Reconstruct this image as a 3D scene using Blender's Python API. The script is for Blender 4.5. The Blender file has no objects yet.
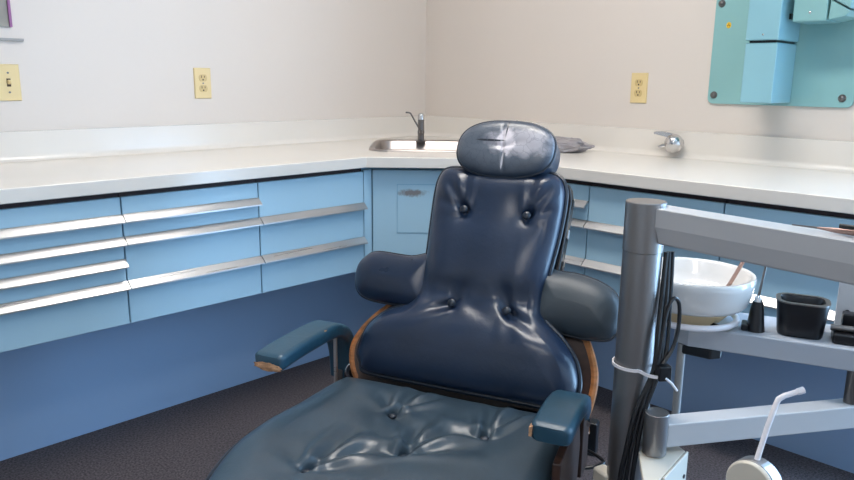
import bpy, bmesh, math, random
import numpy as np
from mathutils import Vector, Matrix, noise
random.seed(4)
scene = bpy.context.scene
COL = scene.collection
PI = math.pi
R = math.radians

# ------------------------------------------------------------------ materials
def lin(c):
    return tuple(((v/255)/12.92 if v/255 <= .04045 else ((v/255+.055)/1.055)**2.4) for v in c) + (1.0,)

def mat(name, rgb, rough=.5, metal=0.0, var=.0, vscale=6.0, bump=0.0, bscale=200.0, coat=0.0, spec=.5, rvar=0.0, stretch=None):
    m = bpy.data.materials.new(name); m.use_nodes = True
    nt = m.node_tree; N = nt.nodes; L = nt.links
    b = N['Principled BSDF']
    b.inputs['Base Color'].default_value = lin(rgb)
    b.inputs['Roughness'].default_value = rough
    b.inputs['Metallic'].default_value = metal
    b.inputs['Specular IOR Level'].default_value = spec
    b.inputs['Coat Weight'].default_value = coat
    b.inputs['Coat Roughness'].default_value = .15
    tc = N.new('ShaderNodeTexCoord')
    mp = N.new('ShaderNodeMapping'); L.new(tc.outputs['Object'], mp.inputs['Vector'])
    if stretch: mp.inputs['Scale'].default_value = stretch
    if var > 0 or rvar > 0:
        n = N.new('ShaderNodeTexNoise'); n.inputs['Scale'].default_value = vscale; n.inputs['Detail'].default_value = 4
        L.new(mp.outputs['Vector'], n.inputs['Vector'])
    if var > 0:
        r = N.new('ShaderNodeValToRGB'); c = lin(rgb)
        r.color_ramp.elements[0].position = .3; r.color_ramp.elements[1].position = .7
        r.color_ramp.elements[0].color = tuple(max(0, v*(1-var)) for v in c[:3])+(1,)
        r.color_ramp.elements[1].color = tuple(min(1, v*(1+var)) for v in c[:3])+(1,)
        L.new(n.outputs['Fac'], r.inputs['Fac']); L.new(r.outputs['Color'], b.inputs['Base Color'])
    if rvar > 0:
        mr = N.new('ShaderNodeMapRange'); mr.inputs['From Min'].default_value = .3; mr.inputs['From Max'].default_value = .7
        mr.inputs['To Min'].default_value = max(.02, rough-rvar); mr.inputs['To Max'].default_value = min(1, rough+rvar)
        L.new(n.outputs['Fac'], mr.inputs['Value']); L.new(mr.outputs['Result'], b.inputs['Roughness'])
    if bump > 0:
        n2 = N.new('ShaderNodeTexNoise'); n2.inputs['Scale'].default_value = bscale; n2.inputs['Detail'].default_value = 3
        L.new(mp.outputs['Vector'], n2.inputs['Vector'])
        bp = N.new('ShaderNodeBump'); bp.inputs['Strength'].default_value = bump; bp.inputs['Distance'].default_value = .01
        L.new(n2.outputs['Fac'], bp.inputs['Height']); L.new(bp.outputs['Normal'], b.inputs['Normal'])
    return m

M = {}
M['wall'] = mat('wall_paint', (219, 209, 200), .42, var=.012, vscale=2, bump=.03, bscale=60)
M['ceiling'] = mat('ceiling_paint', (235, 232, 226), .8)
M['laminate'] = mat('white_laminate', (226, 219, 210), .22, var=.02, vscale=3)
M['cab'] = mat('light_blue_enamel', (168, 203, 222), .38, var=.02, vscale=3)
M['cabbody'] = mat('light_blue_enamel_carcass', (134, 180, 206), .45)
M['dark'] = mat('reveal_shade', (52, 38, 40), .7)
M['under'] = mat('blue_painted_panel', (150, 176, 208), .5, var=.03, vscale=2)
M['alu'] = mat('brushed_aluminium', (205, 203, 202), .32, metal=.85, var=.04, vscale=4, rvar=.06, stretch=(1, 1, 30))
M['steel'] = mat('stainless_steel', (172, 164, 160), .38, metal=1)
M['chrome'] = mat('chrome', (215, 213, 212), .12, metal=1)
M['darkchrome'] = mat('tarnished_metal', (120, 116, 114), .3, metal=.8)
M['carpet'] = mat('carpet_pile', (104, 96, 98), .95, var=.5, vscale=160, bump=.9, bscale=260, spec=.1)
M['ivory'] = mat('ivory_plastic', (226, 203, 150), .4)
M['ivorydark'] = mat('ivory_socket', (206, 180, 126), .45)
M['slot'] = mat('socket_slot', (70, 52, 38), .7)
M['teal'] = mat('teal_enamel', (138, 184, 184), .4, var=.02, vscale=5)
M['tealcol'] = mat('teal_blue_enamel', (140, 188, 200), .4, var=.02, vscale=5)
M['yellow'] = mat('yellow_sticker', (232, 190, 50), .5)
M['ink'] = mat('sticker_ink', (120, 70, 20), .6)
M['black'] = mat('black_plastic', (18, 18, 22), .32)
M['rubber'] = mat('black_rubber', (20, 21, 25), .38)
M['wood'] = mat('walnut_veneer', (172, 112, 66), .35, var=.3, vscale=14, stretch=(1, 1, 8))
M['wooddarkshade'] = mat('dark_shaded_walnut_veneer', (62, 42, 34), .4, var=.3, vscale=14, stretch=(1, 8, 1))  # brown for arm parts; on the back shell, shade put into the colour
M['post'] = mat('satin_metal_post', (148, 146, 146), .33, metal=.85)
M['beam'] = mat('grey_enamel', (190, 190, 192), .34, var=.01)
M['beige'] = mat('beige_enamel', (214, 206, 192), .4)
M['tray'] = mat('grey_enamel_tray', (178, 182, 190), .4)
M['bowl'] = mat('white_porcelain', (230, 226, 222), .12, coat=.5)
M['cream'] = mat('cream_plastic', (222, 196, 152), .4)
M['white'] = mat('white_plastic', (240, 236, 240), .3)
M['rod'] = mat('dull_brass_pipe', (170, 140, 130), .35, metal=.5)
M['foam'] = mat('exposed_tan_foam', (186, 142, 108), .9, var=.3, vscale=60, bump=.5, bscale=120)
M['paper'] = mat('grey_print', (150, 146, 138), .6, var=.15, vscale=12)
M['purple'] = mat('purple_frame', (150, 92, 140), .45)
M['plastic_bag'] = mat('grey_polythene', (150, 144, 146), .35, var=.15, vscale=25)
M['grey'] = mat('grey_plastic', (160, 158, 156), .5)

def leather(name, rgb, rough=.36, worn=()):
    m = bpy.data.materials.new(name); m.use_nodes = True
    nt = m.node_tree; N = nt.nodes; L = nt.links; b = N['Principled BSDF']
    tc = N.new('ShaderNodeTexCoord')
    n = N.new('ShaderNodeTexNoise'); n.inputs['Scale'].default_value = 7; n.inputs['Detail'].default_value = 6
    L.new(tc.outputs['Object'], n.inputs['Vector'])
    r = N.new('ShaderNodeValToRGB'); c = lin(rgb)
    r.color_ramp.elements[0].position = .1; r.color_ramp.elements[1].position = .9
    r.color_ramp.elements[0].color = tuple(v*.65 for v in c[:3])+(1,)
    r.color_ramp.elements[1].color = tuple(v*1.35 for v in c[:3])+(1,)
    L.new(n.outputs['Fac'], r.inputs['Fac'])
    mr = N.new('ShaderNodeMapRange'); mr.inputs['From Min'].default_value = .1; mr.inputs['From Max'].default_value = .9
    mr.inputs['To Min'].default_value = rough-.07; mr.inputs['To Max'].default_value = rough+.08
    L.new(n.outputs['Fac'], mr.inputs['Value']); L.new(mr.outputs['Result'], b.inputs['Roughness'])
    b.inputs['Specular IOR Level'].default_value = .6
    colout = r.outputs['Color']
    # worn patches: ellipses with a ragged edge, crossed by fine cracks
    for (wx, wy, wz), (rx, ry, rz), wcol, ragged, soft in worn:
        mp = N.new('ShaderNodeMapping'); mp.vector_type = 'TEXTURE'
        mp.inputs['Location'].default_value = (wx, wy, wz); mp.inputs['Scale'].default_value = (rx, ry, rz)
        nd = N.new('ShaderNodeTexNoise'); nd.inputs['Scale'].default_value = 30; nd.inputs['Detail'].default_value = 5
        L.new(tc.outputs['Object'], nd.inputs['Vector']); L.new(tc.outputs['Object'], mp.inputs['Vector'])
        ln = N.new('ShaderNodeVectorMath'); ln.operation = 'LENGTH'; L.new(mp.outputs['Vector'], ln.inputs[0])
        ad = N.new('ShaderNodeMath'); ad.operation = 'MULTIPLY_ADD'; ad.inputs[1].default_value = ragged
        L.new(nd.outputs['Fac'], ad.inputs[0]); L.new(ln.outputs['Value'], ad.inputs[2])
        cr = N.new('ShaderNodeMapRange'); cr.inputs['From Min'].default_value = .9+ragged*.5; cr.inputs['From Max'].default_value = 1.0+soft+ragged*.5
        cr.inputs['To Min'].default_value = 1; cr.inputs['To Max'].default_value = 0
        L.new(ad.outputs['Value'], cr.inputs['Value'])
        vo = N.new('ShaderNodeTexVoronoi'); vo.feature = 'DISTANCE_TO_EDGE'; vo.inputs['Scale'].default_value = 36
        wv = N.new('ShaderNodeVectorMath'); wv.operation = 'MULTIPLY_ADD'; wv.inputs[1].default_value = (.05, .05, .05)
        L.new(nd.outputs['Color'], wv.inputs[0]); L.new(tc.outputs['Object'], wv.inputs[2]); L.new(wv.outputs['Vector'], vo.inputs['Vector'])
        ck = N.new('ShaderNodeMapRange'); ck.inputs['From Min'].default_value = .0; ck.inputs['From Max'].default_value = .06
        ck.inputs['To Min'].default_value = .62
        L.new(vo.outputs['Distance'], ck.inputs['Value'])
        mu = N.new('ShaderNodeMath'); mu.operation = 'MULTIPLY'
        L.new(cr.outputs['Result'], mu.inputs[0]); L.new(ck.outputs['Result'], mu.inputs[1])
        mx = N.new('ShaderNodeMix'); mx.data_type = 'RGBA'
        L.new(mu.outputs['Value'], mx.inputs['Factor']); L.new(colout, mx.inputs['A'])
        mx.inputs['B'].default_value = lin(wcol); colout = mx.outputs['Result']
    L.new(colout, b.inputs['Base Color'])
    n2 = N.new('ShaderNodeTexNoise'); n2.inputs['Scale'].default_value = 20; n2.inputs['Detail'].default_value = 6; n2.inputs['Roughness'].default_value = .65
    L.new(tc.outputs['Object'], n2.inputs['Vector'])
    bp = N.new('ShaderNodeBump'); bp.inputs['Strength'].default_value = .13; bp.inputs['Distance'].default_value = .008
    L.new(n2.outputs['Fac'], bp.inputs['Height']); L.new(bp.outputs['Normal'], b.inputs['Normal'])
    return m

M['leather'] = leather('navy_vinyl', (26, 42, 66), .31)
M['leatherseat'] = leather('faded_teal_vinyl', (52, 68, 80), .33)
M['leatherarm'] = leather('blue_teal_vinyl', (34, 72, 92), .36)
M['leatherpad'] = leather('worn_slate_vinyl', (50, 60, 68), .45)
M['piping'] = leather('vinyl_piping', (26, 36, 50), .35)

# ------------------------------------------------------------------ mesh helpers
def bmn(): return bmesh.new()

def box(bm, x0, x1, y0, y1, z0, z1):
    v = [bm.verts.new((x, y, z)) for z in (z0, z1) for (x, y) in ((x0, y0), (x1, y0), (x1, y1), (x0, y1))]
    for f in ((0, 3, 2, 1), (4, 5, 6, 7), (0, 1, 5, 4), (1, 2, 6, 5), (2, 3, 7, 6), (3, 0, 4, 7)):
        bm.faces.new([v[i] for i in f])
    return bm

def obox(bm, o, ax, ay, az):
    """box from corner o along the three edge vectors"""
    o, ax, ay, az = map(Vector, (o, ax, ay, az))
    v = [bm.verts.new(o+ax*i+ay*j+az*k) for k in (0, 1) for (i, j) in ((0, 0), (1, 0), (1, 1), (0, 1))]
    fs = [bm.faces.new([v[i] for i in f]) for f in ((0, 3, 2, 1), (4, 5, 6, 7), (0, 1, 5, 4), (1, 2, 6, 5), (2, 3, 7, 6), (3, 0, 4, 7))]
    return bm

def prism(bm, poly, z0, z1, f=None):
    f = f or (lambda x, y, z: (x, y, z))
    a = [bm.verts.new(f(x, y, z0)) for x, y in poly]; b = [bm.verts.new(f(x, y, z1)) for x, y in poly]
    n = len(poly)
    bm.faces.new(a[::-1]); bm.faces.new(b)
    for i in range(n): bm.faces.new((a[i], a[(i+1) % n], b[(i+1) % n], b[i]))
    return bm

def frames(pts, closed=False):
    pts = [Vector(p) for p in pts]; n = len(pts); T = []
    for i in range(n):
        if closed: t = pts[(i+1) % n]-pts[i-1]
        else: t = pts[min(i+1, n-1)]-pts[max(i-1, 0)]
        T.append(t.normalized())
    ref = Vector((0, 0, 1)) if abs(T[0].z) < .9 else Vector((1, 0, 0))
    U = [(ref-T[0]*ref.dot(T[0])).normalized()]
    for i in range(1, n):
        u = U[-1]-T[i]*U[-1].dot(T[i]); U.append(u.normalized())
    return pts, T, U

def sweep(bm, pts, sec, closed=False, caps=True):
    """sec: list of (a,b) offsets (or a function of i) along side and up"""
    pts, T, U = frames(pts, closed); rings = []
    for i, (p, t, u) in enumerate(zip(pts, T, U)):
        s = t.cross(u)
        rings.append([bm.verts.new(p+s*a+u*b) for a, b in (sec(i) if callable(sec) else sec)])
    m = len(rings[0]); n = len(rings)
    for i in range(n if closed else n-1):
        A, B = rings[i], rings[(i+1) % n]
        for j in range(m): bm.faces.new((A[j], A[(j+1) % m], B[(j+1) % m], B[j]))
    if caps and not closed:
        bm.faces.new(rings[0][::-1]); bm.faces.new(rings[-1])
    return bm

def tube(bm, pts, r, n=10, closed=False):
    rr = (lambda i: r[i]) if isinstance(r, (list, tuple)) else (lambda i: r)
    return sweep(bm, pts, lambda i: [(rr(i)*math.cos(2*PI*k/n), rr(i)*math.sin(2*PI*k/n)) for k in range(n)], closed)

def cyl(bm, p0, p1, r0, r1=None, n=28):
    return tube(bm, [p0, p1], [r0, r1 if r1 is not None else r0], n)

def lathe(bm, prof, c=(0, 0, 0), n=40):
    c = Vector(c); rings = []
    for r, z in prof:
        if r < 1e-6: rings.append([bm.verts.new(c+Vector((0, 0, z)))])
        else: rings.append([bm.verts.new(c+Vector((r*math.cos(2*PI*k/n), r*math.sin(2*PI*k/n), z))) for k in range(n)])
    for A, B in zip(rings, rings[1:]):
        for k in range(n):
            k2 = (k+1) % n
            if len(A) == 1 and len(B) == 1: continue
            if len(A) == 1: bm.faces.new((A[0], B[k], B[k2]))
            elif len(B) == 1: bm.faces.new((A[k], B[0], A[k2]))
            else: bm.faces.new((A[k], B[k], B[k2], A[k2]))
    return bm

def sphere(bm, c, r, sx=1, sy=1, sz=1, seg=20):
    mtx = Matrix.Translation(Vector(c)) @ Matrix.Diagonal((sx, sy, sz, 1))
    bmesh.ops.create_uvsphere(bm, u_segments=seg, v_segments=max(8, seg//2), radius=r, matrix=mtx)
    return bm

def catmull(pts, k=8, closed=True):
    P = [np.array(p, float) for p in pts]; n = len(P); out = []
    for i in range(n if closed else n-1):
        if closed: p0, p1, p2, p3 = P[i-1], P[i], P[(i+1) % n], P[(i+2) % n]
        else: p0, p1, p2, p3 = P[max(i-1, 0)], P[i], P[i+1], P[min(i+2, n-1)]
        for j in range(k):
            t = j/k
            out.append(.5*((2*p1)+(-p0+p2)*t+(2*p0-5*p1+4*p2-p3)*t*t+(-p0+3*p1-3*p2+p3)*t**3))
    if not closed: out.append(P[-1])
    return [tuple(map(float, p)) for p in out]

def rrect(w, h, r, k=5, cx=0, cy=0):
    out = []
    for qx, qy, a0 in ((w/2-r, h/2-r, 0), (-w/2+r, h/2-r, 90), (-w/2+r, -h/2+r, 180), (w/2-r, -h/2+r, 270)):
        for i in range(k+1):
            a = R(a0+90*i/k); out.append((cx+qx+r*math.cos(a), cy+qy+r*math.sin(a)))
    return out

def obj(name, bm, m, parent=None, smooth=True, bevel=0, ang=40, seg=2):
    bmesh.ops.remove_doubles(bm, verts=bm.verts, dist=1e-6)
    bmesh.ops.recalc_face_normals(bm, faces=bm.faces)
    for e in bm.edges:
        if len(e.link_faces) == 2 and e.calc_face_angle(0) > R(ang): e.smooth = False
    for f in bm.faces: f.smooth = smooth
    me = bpy.data.meshes.new(name); bm.to_mesh(me); bm.free()
    if bevel > 0:
        pass
    o = bpy.data.objects.new(name, me); COL.objects.link(o)
    me.materials.append(M[m] if isinstance(m, str) else m)
    if parent: o.parent = parent
    if bevel > 0:
        b = o.modifiers.new('bevel', 'BEVEL'); b.width = bevel; b.segments = seg; b.limit_method = 'ANGLE'; b.angle_limit = R(35)
        b.harden_normals = True
    return o

def thing(name, label, cat, loc=(0, 0, 0), rz=0, group=None):
    o = bpy.data.objects.new(name, None); COL.objects.link(o); o.empty_display_size = .05
    o.location = loc; o.rotation_euler = (0, 0, rz)
    return tag(o, label, cat, group)

def tag(o, label, cat, group=None):
    o['label'] = label; o['category'] = cat
    if group: o['group'] = group
    return o

def struct(name, bm, m, **k):
    o = obj(name, bm, m, **k); o['kind'] = 'structure'; return o

# ------------------------------------------------------------------ the room
XB, YB, ZC = -4.4, -4.2, 2.6
struct('floor', box(bmn(), XB, 0, YB, 0, -.05, 0), 'carpet')
struct('ceiling', box(bmn(), XB, 0, YB, 0, ZC, ZC+.05), 'ceiling')
struct('wall_left', box(bmn(), XB-.1, .1, 0, .1, -.05, ZC+.05), 'wall')
struct('wall_opposite', box(bmn(), XB-.1, XB, YB-.1, 0, -.05, ZC+.05), 'wall')
struct('wall_behind', box(bmn(), XB-.1, 0, YB-.1, YB, -.05, ZC+.05), 'wall')
# right wall with a tall glazed opening beyond the right edge of the view
WY0, WY1, WZ0, WZ1 = -4.05, -2.45, .03, 2.0
b = bmn()
box(b, 0, .1, WY1, 0, -.05, ZC+.05); box(b, 0, .1, YB-.1, WY0, -.05, ZC+.05)
box(b, 0, .1, WY0, WY1, -.05, WZ0); box(b, 0, .1, WY0, WY1, WZ1, ZC+.05)
struct('wall_right', b, 'wall')
b = bmn()
for y in (WY0, (WY0+WY1)/2-.025, WY1-.05): box(b, .02, .08, y, y+.05, WZ0, WZ1)
for z in (WZ0, WZ1-.05): box(b, .02, .08, WY0, WY1, z, z+.05)
struct('window_1', b, 'white')

# blue painted panels that close the space beneath the hung cabinets
PD = .27
b = bmn()
prism(b, [(-2.25, 0), (-2.25, -PD), (-.42, -PD), (-PD, -.42), (-PD, -2.25), (0, -2.25), (0, 0)], 0, .446)
struct('trim_1', b, 'under')

# ------------------------------------------------------------------ cabinets
FY = .585                                     # depth of the drawer fronts
def mapL(a, d, z): return (a, -d, z)          # along the left wall: a = x, d = distance from wall
def mapR(a, d, z): return (-d, a, z)          # along the right wall: a = y
def mbox(bm, mp, a0, a1, d0, d1, z0, z1):
    o = Vector(mp(a0, d0, z0))
    return obox(bm, o, Vector(mp(a1, d0, z0))-o, Vector(mp(a0, d1, z0))-o, Vector(mp(a0, d0, z1))-o)

def handle(mp, a0, a1, z, par):
    """sloping aluminium pull along the top of a drawer front"""
    b = bmn()
    sec = [(FY, z), (FY+.004, z+.002), (FY+.025, z-.017), (FY+.025, z-.021), (FY+.022, z-.021), (FY+.002, z-.004), (FY, z-.006)]
    va = [b.verts.new(mp(a0+.001, d, zz)) for d, zz in sec]; vb = [b.verts.new(mp(a1-.001, d, zz)) for d, zz in sec]
    b.faces.new(va); b.faces.new(vb[::-1])
    for i in range(len(sec)):
        j = (i+1) % len(sec); b.faces.new((va[i], vb[i], vb[j], va[j]))
    obj('handle', b, 'alu', par, ang=25)

def cabinet(mp, a0, a1, label, drawers, rails):
    lo, hi = min(a0, a1), max(a0, a1)
    c = Vector(mp((lo+hi)/2, FY/2, .446))
    t = thing('drawer_cabinet', label, 'cabinet', c, 0, 'wall hung drawer cabinets')
    m2 = lambda a, d, z: tuple(Vector(mp(a, d, z))-c)
    obj('body', mbox(bmn(), m2, lo+.0005, hi-.0005, .005, FY-.02, .447, .828), 'cabbody', t, False)
    obj('shadow_gap', mbox(bmn(), m2, lo+.0005, hi-.0005, FY-.021, FY-.012, .812, .829), 'dark', t, False)  # dark strip painted in for the shadow below the worktop
    for z0, z1 in rails:
        obj('rail', mbox(bmn(), m2, lo+.0015, hi-.0015, FY-.02, FY, z0, z1), 'cab', t, False, .0015)
    for z0, z1 in drawers:
        d = obj('drawer', mbox(bmn(), m2, lo+.0015, hi-.0015, FY-.02, FY, z0, z1-.002), 'cab', t, False, .0015)
        handle(m2, lo, hi, z1, d)
    return t

H1, H2, H3, H4, HB, HT = .764, .700, .637, .573, .447, .813
A_ = [(H2+.001, H1), (H3+.001, H2), (H4+.001, H3), (HB, H4)]
B_ = [(H2+.001, H1), (H4+.001, H2), (HB, H4)]
C_ = [(H4+.001, H2), (HB, H4)]
cabinet(mapL, -2.215, -1.773, 'pale blue cabinet with four long bright pulls, farthest left under the counter', A_, [(H1+.001, HT)])
cabinet(mapL, -1.772, -1.335, 'pale blue three-handled drawer cabinet between four-pull cabinet and two-pull cabinet on the left', B_, [(H1+.001, HT)])
cabinet(mapL, -1.334, -.896, 'pale blue cabinet with two long pulls next to the corner sink door, left side', C_, [(H2+.001, HT)])
cabinet(mapR, -1.330, -.896, 'pale blue drawer cabinet right behind the chair back, with a short upper pull', B_, [(H1+.001, HT)])
cabinet(mapR, -1.766, -1.331, 'pale blue drawer cabinet behind the metal post and the white bowl', C_, [(H2+.001, HT)])
cabinet(mapR, -2.203, -1.767, 'pale blue drawer cabinet behind the grey beam at right, above the black cup', C_, [(H2+.001, HT)])

# corner cabinet with the diagonal front
t = thing('corner_cabinet', 'pale blue diagonal corner cabinet with scuffed square hatch under the sink', 'cabinet', (-.45, -.45, .446))
o0 = Vector((-.45, -.45, .446))
b = bmn(); poly = [(-.894, -.01), (-.894, -.572), (-.846, -.572), (-.572, -.846), (-.572, -.894), (-.01, -.894), (-.01, -.01)]
prism(b, [(x-o0.x, y-o0.y) for x, y in poly], .001, .272)
prism(b, [(x-o0.x, y-o0.y) for x, y in ((-.894, -.50), (-.894, -.56), (-.84, -.566), (-.566, -.84), (-.56, -.894), (-.50, -.894), (-.50, -.84), (-.80, -.54))], .272, .382)
obj('body', b, 'cabbody', t, False)
b = bmn(); box(b, -.894-o0.x, -.858-o0.x, -FY-o0.y, -.573-o0.y, .001, .372)
obj('stile', b, 'cab', t, False, .001)
b = bmn(); box(b, -FY-o0.x, -.573-o0.x, -.894-o0.y, -.858-o0.y, .001, .372)
obj('stile', b, 'cab', t, False, .001)
d1 = Vector((1, -1, 0)).normalized(); nn = Vector((-1, -1, 0)).normalized()
P0 = Vector((-.8515, -.5785, .446)); L0 = (Vector((-.5785, -.8515, .446))-P0).length
b = bmn(); obox(b, P0-o0+Vector((0, 0, .001))+d1*.004-nn*.001, d1*(L0-.008), nn*.014, (0, 0, .37))
obj('door', b, 'cab', t, False, .001)
scuff = bpy.data.materials.new('scuffed_blue_enamel'); scuff.use_nodes = True
def make_scuff(m, c, rad):
    nt = m.node_tree; N = nt.nodes; L = nt.links; bb = N['Principled BSDF']; bb.inputs['Roughness'].default_value = .4
    tc = N.new('ShaderNodeTexCoord'); mp = N.new('ShaderNodeMapping'); mp.vector_type = 'TEXTURE'
    mp.inputs['Location'].default_value = c; mp.inputs['Scale'].default_value = rad
    mp.inputs['Rotation'].default_value = (0, 0, R(-45))
    L.new(tc.outputs['Object'], mp.inputs['Vector'])
    ln = N.new('ShaderNodeVectorMath'); ln.operation = 'LENGTH'; L.new(mp.outputs['Vector'], ln.inputs[0])
    nz = N.new('ShaderNodeTexNoise'); nz.inputs['Scale'].default_value = 90; nz.inputs['Detail'].default_value = 6; L.new(tc.outputs['Object'], nz.inputs['Vector'])
    ad = N.new('ShaderNodeMath'); ad.operation = 'ADD'; L.new(ln.outputs['Value'], ad.inputs[0]); L.new(nz.outputs['Fac'], ad.inputs[1])
    mr = N.new('ShaderNodeMapRange'); mr.inputs['From Min'].default_value = .95; mr.inputs['From Max'].default_value = 1.55; mr.inputs['To Min'].default_value = .9; mr.inputs['To Max'].default_value = 0
    L.new(ad.outputs['Value'], mr.inputs['Value'])
    mx = N.new('ShaderNodeMix'); mx.data_type = 'RGBA'; mx.inputs['A'].default_value = lin((168, 203, 222)); mx.inputs['B'].default_value = lin((122, 112, 110))
    L.new(mr.outputs['Result'], mx.inputs['Factor']); L.new(mx.outputs['Result'], bb.inputs['Base Color'])
HX = .095; HZ0, HZ1 = .140, .318
ph = P0-o0+d1*HX+nn*.0135+Vector((0, 0, HZ0)); hw = .19
make_scuff(scuff, tuple(ph+d1*.052+Vector((0, 0, HZ1-HZ0-.030))), (.062, .02, .015))
b = bmn(); obox(b, ph, d1*hw, nn*.0022, (0, 0, HZ1-HZ0))
o = obj('hatch', b, scuff, t, False); o['label'] = 'square hatch with a grey scuff at its top'
# thin dark shadow line round the hatch
b = bmn()
e = .0022
for (s, w, z, h) in ((-e, e, -e, HZ1-HZ0+2*e), (hw, e, -e, HZ1-HZ0+2*e)): obox(b, ph+d1*s+Vector((0, 0, z))-nn*.001, d1*w, nn*.0016, (0, 0, h))
for z in (-e, HZ1-HZ0): obox(b, ph+Vector((0, 0, z))-nn*.001, d1*hw, nn*.0016, (0, 0, e))
obj('hatch_seam', b, 'cabbody', t, False)

# ------------------------------------------------------------------ countertop with sink cut-out
CT0, CT1 = .830, .868
def diag(tt, r, z=0):       # tt along the corner diagonal's normal, r out from the corner
    return (-r/math.sqrt(2)+tt/math.sqrt(2), -r/math.sqrt(2)-tt/math.sqrt(2), z)
outer = [(0, 0), (-2.25, 0), (-2.25, -.6113), (-.905, -.6113), (-.6113, -.905), (-.6113, -2.25), (0, -2.25)]
SR0, SR1, SW = .40, .865, .215
hole = [diag(a, c)[:2] for a, c in rrect(2*SW-.02, SR1-SR0-.02, .07, 6, 0, (SR0+SR1)/2)]
b = bmn()
def ring(poly, z): 
    vs = [b.verts.new((x, y, z)) for x, y in poly]
    return vs, [b.edges.new((vs[i], vs[(i+1) % len(vs)])) for i in range(len(vs))]
vo, eo = ring(outer, CT1); vh, eh = ring(hole, CT1)
bmesh.ops.triangle_fill(b, use_beauty=True, use_dissolve=False, edges=eo+eh)
top = list(b.faces)
ret = bmesh.ops.extrude_face_region(b, geom=top)
for v in [g for g in ret['geom'] if isinstance(g, bmesh.types.BMVert)]: v.co.z = CT0
ct = obj('countertop', b, 'laminate', None, False, .003, ang=20)
tag(ct, 'long white laminate worktop running round the corner over the blue cabinets', 'countertop')
b = bmn()
cove = [(.001, .9635), (.018, .9635), (.018, CT1+.022)]+[(.040-.022*math.cos(R(q)), CT1+.0225-.022*math.sin(R(q))) for q in (15, 30, 45, 60, 75, 90)]+[(.001, CT1+.0004)]
cols = [[b.verts.new(p) for p in ((-2.25, -d, z), (-d, -d, z), (-d, -2.25, z))] for d, z in cove]
for i in range(len(cove)):
    A, B = cols[i], cols[(i+1) % len(cove)]
    for j in (0, 1): b.faces.new((A[j], A[j+1], B[j+1], B[j]))
b.faces.new([c[0] for c in cols]); b.faces.new([c[2] for c in cols][::-1])
obj('backsplash', b, 'laminate', ct, ang=30)

# sink
t = thing('sink', 'stainless steel sink set into the white worktop at the corner', 'sink', diag(0, .63, CT1))
so = Vector(diag(0, .63, CT1))
b = bmn()
def sring(w, d, r, z, cy=.6325): return [b.verts.new(Vector(diag(a, c, CT1+z))-so) for a, c in rrect(w, d, r, 6, 0, cy)]
D0 = SR1-SR0
rings = [sring(2*SW+.012, D0+.012, .085, .0006), sring(2*SW+.010, D0+.010, .084, .006), sring(2*SW-.004, D0-.004, .08, .009),
         sring(2*SW-.022, D0-.022, .065, .008), sring(2*SW-.034, D0-.034, .06, .002), sring(2*SW-.05, D0-.05, .055, -.10), sring(2*SW-.11, D0-.11, .05, -.135)]
for A, B in zip(rings, rings[1:]):
    n = len(A)
    for i in range(n): b.faces.new((A[i], A[(i+1) % n], B[(i+1) % n], B[i]))
b.faces.new(rings[-1])
obj('basin', b, 'steel', t, ang=60)
b = bmn(); lathe(b, [(0, -.1315), (.028, -.1315), (.03, -.1345), (0, -.1345)], (0, 0, 0), 24)
obj('drain', b, 'darkchrome', t)

# faucet
fx, fy = -.318, -.292
t = thing('faucet', 'single dark column faucet with thin lever behind the corner sink', 'faucet', (fx, fy, CT1))
b = bmn(); lathe(b, [(0, .0005), (.021, .0005), (.021, .006), (.0155, .010), (.0145, .03), (.0150, .045), (.0135, .055), (.0135, .098), (0, .098)], n=24)
obj('column', b, 'darkchrome', t)
b = bmn(); lathe(b, [(0, .0982), (.0142, .0982), (.0148, .118), (.012, .124), (.006, .127), (0, .127)], n=24)
obj('cap', b, 'chrome', t)
lv = Vector((-1, 1, 0)).normalized()
b = bmn(); pts = catmull([lv*.011+Vector((0, 0, .065)), lv*.026+Vector((0, 0, .09)), lv*.042+Vector((0, 0, .118)), lv*.05+Vector((0, 0, .127)), lv*.068+Vector((0, 0, .129))], 6, False)
tube(b, pts, [.0036]*len(pts), 10); obj('lever', b, 'darkchrome', t)
b = bmn(); v0 = Vector((-1, -1, 0)).normalized(); tube(b, [v0*.013+Vector((0, 0, .045)), v0*.045+Vector((0, 0, .050)), v0*.075+Vector((0, 0, .042))], [.008, .008, .007], 12)
obj('spout', b, 'darkchrome', t)

# crumpled grey bag
b = bmn(); bmesh.ops.create_icosphere(b, subdivisions=5, radius=1)
for v in b.verts:
    p = v.co.copy()
    k = 1+.22*noise.noise(p*2.1)+.10*noise.noise(p*5)+.05*noise.noise(p*11)
    pin = 1-.55*max(0, p.x)**3            # twisted end
    v.co = Vector((p.x*.115*k, p.y*.075*k*pin, max(.0, p.z*.036*k*pin+.020)))
bag = obj('plastic_bag', b, 'plastic_bag', None, True, ang=30)
bag.location = (-.175, -.935, CT1+.0006); bag.rotation_euler = (0, 0, R(-62))
tag(bag, 'crumpled grey plastic bag lying on the worktop beside the headrest', 'bag')

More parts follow.
